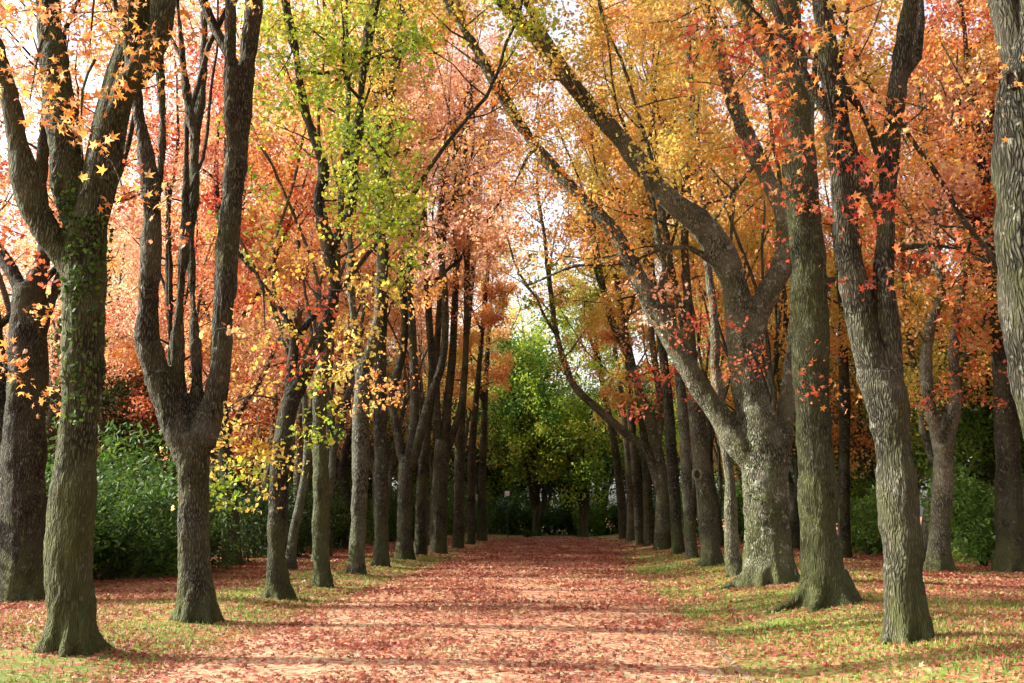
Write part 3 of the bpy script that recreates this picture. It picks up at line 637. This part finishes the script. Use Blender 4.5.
# unseen avenue trees added behind the camera to block sky light, shading the path
for x, y in ((-6, -2.5), (5.3, -1.5), (-6, -7), (5.3, -7), (-6, -13), (5.3, -13), (13, 1), (13, -8), (14, 12), (-1, -18), (-10, -14), (17, 8), (16, 18)):
    copy_tree(roots[(1, 3)[int(x > 0)]], (x, y, float(ground(x, y))), random.uniform(0, 6.28), random.uniform(.95, 1.1), 'unseen orange tree added behind the viewpoint to shade the avenue', 'unseen shading trees added behind the viewpoint', WOOD_MATS['o'])
# slender many-stemmed trees squeezed in just behind both rows
T = gen_tree(20, 10.5, 4, .26, [('salmon', .6), ('orange', .4)], (1.2, 3.0), 1.2, 7, r0=.15, fork_z=(1.5, 4))
sl0, _a, _b = finish(T, 'slender_tree', (0, 0, 0), 'slender many-stemmed tree squeezed in just behind the left row', 'grey', 'slender trees behind the left row', 11000, .07, 'tri', 0, .02, spread=.2)
sl0.location = (-8, 27.5, float(ground(-8, 27.5)))
for x, y in ((-8.7, 33), (-7.8, 39), (-8.8, 44.5), (-7.5, 50), (-8.1, 56), (-7.4, 62), (-9.3, 37), (6.9, 34), (7.7, 39.5), (6.7, 45), (7.5, 51), (6.8, 57), (7.3, 63), (8.6, 43)):
    sd_ = 'right' if x > 0 else 'left'
    copy_tree(sl0, (x, y, float(ground(x, y))), random.uniform(0, 6.28), random.uniform(.9, 1.15), 'slender many-stemmed tree squeezed in just behind the %s row' % sd_, 'slender trees behind the %s row' % sd_, ['yellow', 'orange'] if x > 0 else ['orange', 'salmon'])
# green trees closing the far end
def green_tree(px, Y, top_py, wpx, pals, nl, label, ls=.16, zc=3.2, name='green_tree', forks=5, bark='dark', spread=.35, group=None):
    p = at(px, 535, Y); x = p[0]; z = float(ground(x, Y)); top = at(px, top_py, Y)[2]; wid = wpx / F * Y
    T = gen_tree(top - z - .6, zc, forks, math.atan2(wid * .38, top - z), pals, (wid * .16, wid * .34), 1.5, 8, (.6, 1.5), r0=.36)
    r, tr, cr = finish(T, name, (0, 0, 0), label, bark, group, nl, ls, 'kite', 0, .02, spread=spread)
    r.location = (x, Y, z); return r
green_tree(536, 79, 340, 205, [('green', .5), ('lime', .5)], 26000, 'tall mid-green tree closing the vista at the path end', zc=4.2)
green_tree(583, 76, 395, 100, [('lime', .5), ('green', .5)], 9000, 'low lime-tinged tree leaning in from the right at the path end', ls=.15, zc=2.6)
green_tree(492, 87, 402, 90, [('green', .8), ('lime', .2)], 9000, 'low green tree behind the white notice at the path end', ls=.15, zc=2.2)
green_tree(602, 84, 400, 110, [('lime', .5), ('green', .5)], 9000, 'yellow-green tree right of the tall green one at the path end', zc=4.5)
green_tree(548, 104, 262, 210, [('lime', .5), ('yellow', .5)], 9000, 'tall airy yellow tree rising behind the green tree at the path end', ls=.17, zc=9)
green_tree(478, 86, 285, 110, [('yellow', .5), ('orange', .5)], 8000, 'amber tree at the path end behind the last left trunks', ls=.15, zc=6)
green_tree(470, 90, 390, 120, [('dark', .7), ('green', .3)], 9000, 'dark evergreen left of the tall green tree at the path end', zc=1.5)
green_tree(570, 96, 420, 130, [('dark', 1)], 9000, 'dark evergreen low behind the yellow-green tree at the path end', zc=1.2)
green_tree(515, 98, 420, 110, [('dark', 1)], 9000, 'dark evergreen behind the white notice at the path end', zc=1.2)
green_tree(640, 92, 380, 140, [('dark', .6), ('green', .4)], 9000, 'dark green tree behind the last right trunks', zc=1.5)
green_tree(420, 96, 380, 140, [('dark', .7), ('green', .3)], 9000, 'dark green tree behind the last left trunks', zc=1.5)

# dark green under-trees closing both sides
gt = green_tree(-20, 44, 345, 230, [('dark', .55), ('green', .45)], 15000, 'dark green understorey tree behind the left hedge line', ls=.11, zc=1.0, group='green trees behind the left hedge line')
for x, y, s in ((-22, 47, 1), (-26, 54, 1.15), (-19.5, 58, 1), (-24, 66, 1.2), (-16, 64, 1.1), (-15, 72, 1.2), (-33, 60, 1.2), (-20, 75, 1.4)):
    copy_tree(gt, (x, y, float(ground(x, y))), random.uniform(0, 6.28), s, gt['label'], gt['group'])
lab = 'green understorey tree behind the right hedge line'; grp = 'green trees behind the right hedge line'
for x, y, s in ((15, 36, .9), (20, 32, .95), (13, 46, 1), (18, 47, 1.1), (24, 40, 1.2), (13.5, 56, 1.1), (17, 62, 1.2), (12.5, 74, 1.3)):
    copy_tree(gt, (x, y, float(ground(x, y))), random.uniform(0, 6.28), s, lab, grp, ['green', 'green_sunlit'])
lab = 'tall dark evergreen in the wood beyond the path end'; grp = 'evergreens beyond the path end'
for x, y, s in ((-14, 96, 1.9), (-22, 92, 2), (-9, 99, 1.7), (-28, 96, 2.1), (-17, 102, 2), (0, 97, 1.4), (6, 92, 1.5), (14, 86, 1.6), (-4, 102, 1.5), (10, 103, 1.6)):
    copy_tree(gt, (x, y, 0), random.uniform(0, 6.28), s, lab, grp, ['dark', 'dark'])

# shrubs
def shrub_mesh(rx, rz, n, pal, shape, ls, label, loc, group, rot=0):
    root = link('shrub', None, None, loc); tag(root, label, 'shrub', group)
    g = Geo(); f = Geo()
    lob = [(RNG.normal(size=3) * np.array([rx * .42, rx * .42, rz * .16]) + np.array([0, 0, rz * .5]), RNG.uniform(.35, .62)) for _ in range(9)]
    P = []
    for c, s in lob:
        k = n // 9; d = unit(RNG.normal(size=(k, 3))); rr = RNG.uniform(.55, 1.05, k)[:, None] ** .6
        lump = 1 + .18 * np.sin(d[:, :1] * 7 + c[0] * 3) * np.sin(d[:, 2:] * 6 + c[1] * 5)
        q = c + d * rr * lump * s * np.array([rx, rx, rz * .85]); P.append(q)
        tube(g, catmull(np.array([[0, 0, -.1, .05], [*(c * .5 + RNG.normal(size=3) * .1), .035], [*c, .015]]), .25), 6, 0, cap=False)
    P = np.vstack(P); P = P[P[:, 2] > .05]
    leaves(f, P, ls * RNG.uniform(.7, 1.25, len(P)), np.clip(RNG.normal(.5, .24, len(P)), 0, 1), 0, shape, bias=(0, 0, .6))
    link('stem', g.mesh('stem', [BARK['dark']], True), root); link('foliage', f.mesh('foliage', [LM[pal]], False), root)
    return root
shL = shrub_mesh(2.0, 2.5, 9000, 'ivy', 'long', .085, 'rounded dark green shrub filling the gap between the first two left trunks', (-11.6, 23.5, 0), 'shrubs behind the left row')
shR = shrub_mesh(1.5, 2.6, 5200, 'green_sunlit', 'long', .10, 'glossy sunlit shrub beside the pale forked tree on the right', tuple(on_ground(984, 566)), 'shrubs behind the right row')
SHL = [(-13.6, 21.0, 1.1), (-14.6, 25, 1.25), (-11.5, 27.5, .9), (-12.3, 31.5, 1.05), (-14.8, 29, 1.35), (-11.8, 36, 1.0), (-13.5, 41, 1.2), (-11.6, 46, 1.05), (-13, 52, 1.3), (-11, 58, 1.2), (-12.5, 65, 1.4), (-16.5, 22, 1.4), (-18, 26.5, 1.5)]
for x, y, s in SHL: copy_tree(shL, (x, y, float(ground(x, y))), random.uniform(0, 6.28), s, 'dark green shrub in the hedge line behind the left row', 'shrubs in the left hedge line', random.choice([['shrub'], ['ivy'], ['dark'], ['ivy']]))
SHR = [(16.6, 33, 1.1), (11.2, 38, .9), (12.5, 42, 1.2), (17.5, 38, 1.3), (9.6, 45, .9), (11.5, 48, 1.2), (20.5, 35, 1.3), (9, 51, 1.2), (10.5, 58, 1.4), (8.5, 66, 1.4), (18, 36, 1.6)]
for x, y, s in SHR: copy_tree(shR, (x, y, float(ground(x, y))), random.uniform(0, 6.28), s, 'green shrub in the hedge line behind the right row', 'shrubs in the right hedge line', random.choice([['green_sunlit'], ['green_sunlit'], ['green'], ['shrub']]))
for px, Y, s in ((470, 80, 1.1), (492, 84, 1.3), (515, 83, 1.1), (552, 85, 1.2), (575, 84, 1.3), (600, 81, 1.2), (625, 80, 1.2), (650, 82, 1.3), (445, 80, 1.3)):
    p = at(px, 535, Y); copy_tree(shL, (p[0], Y, 0), random.uniform(0, 6.28), s, 'dark shrub in the thicket across the far end of the path', 'shrubs across the path end', random.choice([['dark'], ['shrub'], ['green']]))
p = on_ground(529, 538)
copy_tree(shL, (p[0], p[1], 0), 1.0, .22, 'tiny dark tuft of shrub alone on the leaves at the path end', 'lone tuft', ['dark'])

# white notice on a dark post at the far end
WHITE = plain('white_enamel', (.8, .8, .82), .4); DARKM = plain('dark_metal', (.03, .035, .03), .5, .3)
def box(g, c, s, mat=0):
    v = np.array([[x, y, z] for x in (-1, 1) for y in (-1, 1) for z in (-1, 1)]) * np.array(s) / 2 + np.array(c)
    g.add(v, [[0, 1, 3, 2], [4, 6, 7, 5], [0, 4, 5, 1], [2, 3, 7, 6], [0, 2, 6, 4], [1, 5, 7, 3]], 4, mat)
pn = at(507.5, 493.5, 73); gz = float(ground(pn[0], 73))
nb = link('notice_sign', None, None, (pn[0], 73, gz)); nb.rotation_euler = (0, 0, R(-28)); tag(nb, 'small white square notice on a dark post before the far trees', 'sign')
g = Geo(); tube(g, catmull(np.array([[0, 0, -.2, .035], [0, 0, pn[2] - gz + .1, .035]]), .5), 10, 0); link('post', g.mesh('post', [DARKM], True), nb)
g = Geo(); box(g, (0, -.055, pn[2] - gz), (.40, .03, .34)); link('panel', g.mesh('panel', [WHITE]), nb)

# ------------------------------------------------------------------ ground, path, edging
def sheet(name, xs, ys, zf, mat):
    X, Yv = np.meshgrid(xs, ys); Z = zf(X, Yv); g = Geo(); nx = len(xs)
    i = np.arange(len(ys) - 1)[:, None] * nx + np.arange(nx - 1)[None]
    g.add(np.stack([X, Yv, Z], -1).reshape(-1, 3), np.stack([i, i + 1, i + nx + 1, i + nx], -1).reshape(-1, 4), 4)
    return tag(link(name, g.mesh(name, [mat], True)), kind='structure')
def ground_mat(name, is_path):
    m, nt, out = nmat(name)
    tc = N(nt, 'ShaderNodeTexCoord'); v = tc.outputs['Object']
    big = tex(nt, v, .45, 4, .6); mid = tex(nt, v, 2.6, 4, .6); fine = tex(nt, v, 22, 4, .65)
    vo = nt.nodes.new('ShaderNodeTexVoronoi'); vo.inputs['Scale'].default_value = 14; nt.links.new(v, vo.inputs['Vector'])
    sep = nt.nodes.new('ShaderNodeSeparateColor'); nt.links.new(vo.outputs['Color'], sep.inputs[0])
    lc = ramp(nt, [(0, (.17, .035, .024)), (.35, (.28, .085, .058)), (.7, (.37, .155, .095)), (1, (.45, .28, .14))], sep.outputs[0])
    if is_path:
        base = ramp(nt, [(.3, (.28, .21, .125)), (.7, (.42, .335, .215))], mth(nt, 'ADD', mth(nt, 'MULTIPLY', mid.outputs[0], .35), mth(nt, 'MULTIPLY', tex(nt, v, 48, 4, .7).outputs[0], .65)))
        thr = mth(nt, 'ADD', mth(nt, 'MULTIPLY', big.outputs[0], .75), mth(nt, 'MULTIPLY', sep.outputs[1], .55))
        sx = N(nt, 'ShaderNodeSeparateXYZ'); nt.links.new(v, sx.inputs[0])
        far = ramp(nt, [(0, (0, 0, 0)), (1, (.55,) * 3)], mth(nt, 'DIVIDE', sx.outputs[1], 70.))
        f = ramp(nt, [(.66, (0, 0, 0)), (.72, (1, 1, 1))], mth(nt, 'ADD', thr, far))
    else:
        base = ramp(nt, [(.3, (.07, .11, .022)), (.5, (.15, .185, .04)), (.7, (.24, .24, .065))], mth(nt, 'ADD', mth(nt, 'MULTIPLY', mid.outputs[0], .6), mth(nt, 'MULTIPLY', fine.outputs[0], .4)))
        sx = N(nt, 'ShaderNodeSeparateXYZ'); nt.links.new(v, sx.inputs[0])
        ax = mth(nt, 'ABSOLUTE', mth(nt, 'ADD', sx.outputs[0], .9))
        woods = ramp(nt, [(.36, (0, 0, 0)), (.5, (.35,) * 3)], mth(nt, 'DIVIDE', ax, 15.))
        thr = mth(nt, 'ADD', mth(nt, 'ADD', mth(nt, 'MULTIPLY', big.outputs[0], .8), mth(nt, 'MULTIPLY', sep.outputs[1], .4)), woods)
        f = ramp(nt, [(.60, (0, 0, 0)), (.70, (1, 1, 1))], thr)
    c = mix(nt, f, base, lc)
    p = N(nt, 'ShaderNodeBsdfPrincipled', i_Roughness=.9); p.inputs['Specular IOR Level'].default_value = .15
    nt.links.new(c, p.inputs['Base Color'])
    b = N(nt, 'ShaderNodeBump', i_Strength=.7, i_Distance=.03)
    nt.links.new(mth(nt, 'ADD', fine.outputs[0], mth(nt, 'MULTIPLY', f, sep.outputs[2])), b.inputs['Height']); nt.links.new(b.outputs[0], p.inputs['Normal'])
    nt.links.new(p.outputs[0], out.inputs[0]); return m
xs = np.concatenate([np.linspace(-900, -40, 12), np.linspace(-36, -14, 20), np.linspace(-13, 13, 131), np.linspace(14, 36, 20), np.linspace(40, 900, 12)])
ys = np.concatenate([np.linspace(-300, -12, 8), np.linspace(-10, 40, 151), np.linspace(41, 110, 70), np.linspace(120, 1500, 14)])
PX0, PX1, PYE = -4.5, 1.72, 73.
ground_o = sheet('ground', xs, ys, ground, ground_mat('grass_ground', False))
GP = ground_mat('leafy_gravel', True)
us = np.linspace(0, 1, 29); ysp = np.concatenate([np.linspace(-10, 40, 201), np.linspace(40.5, PYE, 66)])
def path_xy(u, y):
    wl = .12 * np.sin(y * 7.3) * np.sin(y * 3.1 + 1) + .10 * np.sin(y * .9) + .07 * np.sin(y * 2.3 + 1) + .04 * np.sin(y * 5.1); wr = .10 * np.sin(y * 6.7) * np.sin(y * 2.9) + .10 * np.sin(y * .8 + 2) + .06 * np.sin(y * 2.7) + .05 * np.sin(y * 4.7 + .6)
    return (PX0 + wl) * (1 - u) + (PX1 + wr) * u
U, Yp = np.meshgrid(us, ysp); Xp = path_xy(U, Yp); g = Geo()
i = np.arange(len(ysp) - 1)[:, None] * 29 + np.arange(28)[None]
g.add(np.stack([Xp, Yp, ground(Xp, Yp) + .005 + .03 * (1 - (2 * U - 1) ** 2)], -1).reshape(-1, 3), np.stack([i, i + 1, i + 30, i + 29], -1).reshape(-1, 4), 4)
path_o = tag(link('path', g.mesh('path', [GP], True)), kind='structure')
# stone edging sunk along both sides of the path
EDGE = plain('edging_stone', (.17, .125, .09), .9)
g = Geo()
for x0, ya, yb in ((PX1 + .02, 5, 13),):
    y = ya
    while y < yb:
        L = RNG.uniform(.5, .95); x = x0 + RNG.normal() * .008
        if RNG.random() < .6: box(g, (x, y + L / 2, float(ground(x, y)) - .014), (.05, L - .012, .05 + RNG.uniform(0, .015))); y += L
tag(link('kerb', g.mesh('kerb', [EDGE])), kind='structure')

# fallen leaves and grass near the camera
def hgt(x, y):
    u = (x - path_xy(0., y)) / (path_xy(1., y) - path_xy(0., y)); on = (u > 0) & (u < 1)
    return ground(x, y) + np.where(on, .005 + .03 * (1 - (2 * u - 1) ** 2), 0), on
def scatter(n, x0, x1, y0, y1, pw=1.6):
    t = RNG.random(n); y = y0 + (y1 - y0) * t ** pw; x = RNG.uniform(x0, x1, n); return x, y
def nz(x, y, s): return np.array([mnoise.noise((float(a) * s, float(b) * s, 3.7)) for a, b in zip(x, y)])
g = Geo()
x, y = scatter(520000, -15, 13, 6.5, 72, 1.9)
h, on = hgt(x, y); k = nz(x, y, .55) * .9 + nz(x, y, 2.1) * .5
verge = ((x > 1.8) & (x < 7)) | ((x < -4.6) & (x > -7.6))
prob = np.where(on, .33 + .75 * k + .006 * y, np.where(verge, .19 + .65 * k, .5 + .5 * k)) + .35 * np.exp(-np.minimum(np.abs(x - PX1), np.abs(x - PX0)) / .35)
keep = RNG.random(len(x)) < prob; x, y, h = x[keep], y[keep], h[keep]
P = np.stack([x, y, h + RNG.uniform(.008, .03, len(x))], 1)
sz = RNG.uniform(.013, .036, len(x)) * (1 + y / 45)
nr = y < 18; tn_ = np.clip(.45 * RNG.random(len(x)) + .3 + .55 * nz(x, y, 1.1) + .25 * (RNG.random(len(x)) - .4), 0, 1)
leaves(g, P[nr], sz[nr] * 1.12, tn_[nr], 0, 'star', bias=(0, 0, 1.1), flat=.45, curl=.5)
leaves(g, P[~nr], sz[~nr] * 1.1, tn_[~nr], 0, 'tri', bias=(0, 0, 1.1), flat=.4, curl=.5)
tag(link('fallen_leaf_litter', g.mesh('fallen_leaf_litter', [LM['litter']])), 'red and tan fallen leaves strewn over path and verges', 'leaf litter', kind='stuff')
g = Geo()
x, y = scatter(210000, -13, 11, 6.5, 38, 1.5)
k = nz(x, y, .5); ed = np.maximum(x - PX1, PX0 - x); keep = (RNG.random(len(x)) < sstep(-.45, .2, ed)) & (RNG.random(len(x)) < .55 + .8 * k - .35 * ((x < -7.8) | (x > 7.5)))
x, y = x[keep], y[keep]; h, on = hgt(x, y); n = len(x)
hh = RNG.uniform(.025, .065, n) * (1 + .4 * nz(x, y, 1.3)); a = RNG.uniform(0, 6.28, n); w = .006 + y * .00035; le = RNG.normal(size=(n, 2)) * .35 * hh[:, None]
V = np.empty((n, 3, 3)); V[:, 0] = np.stack([x - np.cos(a) * w, y - np.sin(a) * w, h - .004], 1); V[:, 1] = np.stack([x + np.cos(a) * w, y + np.sin(a) * w, h - .004], 1); V[:, 2] = np.stack([x + le[:, 0], y + le[:, 1], h + hh], 1)
g.add(V.reshape(-1, 3), np.arange(n * 3).reshape(n, 3), 3, 0, np.repeat(np.clip(.5 + .5 * nz(x, y, .8) + RNG.normal(size=n) * .2, 0, 1), 3))
tag(link('grass', g.mesh('grass', [LM['grass']])), 'short yellow-green grass on the verges under the trees', 'grass', kind='stuff')

# ------------------------------------------------------------------ light
SUN_EL, SUN_AZ = R(27), R(-86)   # azimuth measured from +Y towards +X: sun low on the left, slightly ahead
sd = Vector((math.sin(SUN_AZ) * math.cos(SUN_EL), math.cos(SUN_AZ) * math.cos(SUN_EL), math.sin(SUN_EL)))
sl = bpy.data.lights.new('sun', 'SUN'); sl.energy = 5.0; sl.angle = R(.5); sl.color = (1, .93, .80)
so = bpy.data.objects.new('sun', sl); COL.objects.link(so); so.rotation_euler = sd.to_track_quat('Z', 'Y').to_euler(); so.location = (-30, 20, 40)
w = bpy.data.worlds.new('World'); S.world = w; w.use_nodes = True; nt = w.node_tree
sk = nt.nodes.new('ShaderNodeTexSky'); sk.sky_type = 'NISHITA'; sk.sun_disc = False; sk.sun_elevation = SUN_EL; sk.sun_rotation = SUN_AZ
sk.air_density = 1.0; sk.dust_density = 4.0; sk.ozone_density = 0.4
bg = nt.nodes['Background']; bg.inputs[1].default_value = .15; 
hz = nt.nodes.new('ShaderNodeHueSaturation'); hz.inputs['Saturation'].default_value = .4; hz.inputs['Value'].default_value = 1.15   # thin bright haze
nt.links.new(sk.outputs[0], hz.inputs['Color']); nt.links.new(hz.outputs[0], bg.inputs[0])
S.view_settings.view_transform = 'Standard'; S.view_settings.look = 'None'; S.view_settings.exposure = 1.45; S.view_settings.gamma = 1
S.cycles.max_bounces = 7; S.cycles.diffuse_bounces = 4; S.cycles.transmission_bounces = 4; S.cycles.glossy_bounces = 2
S.cycles.use_denoising = True
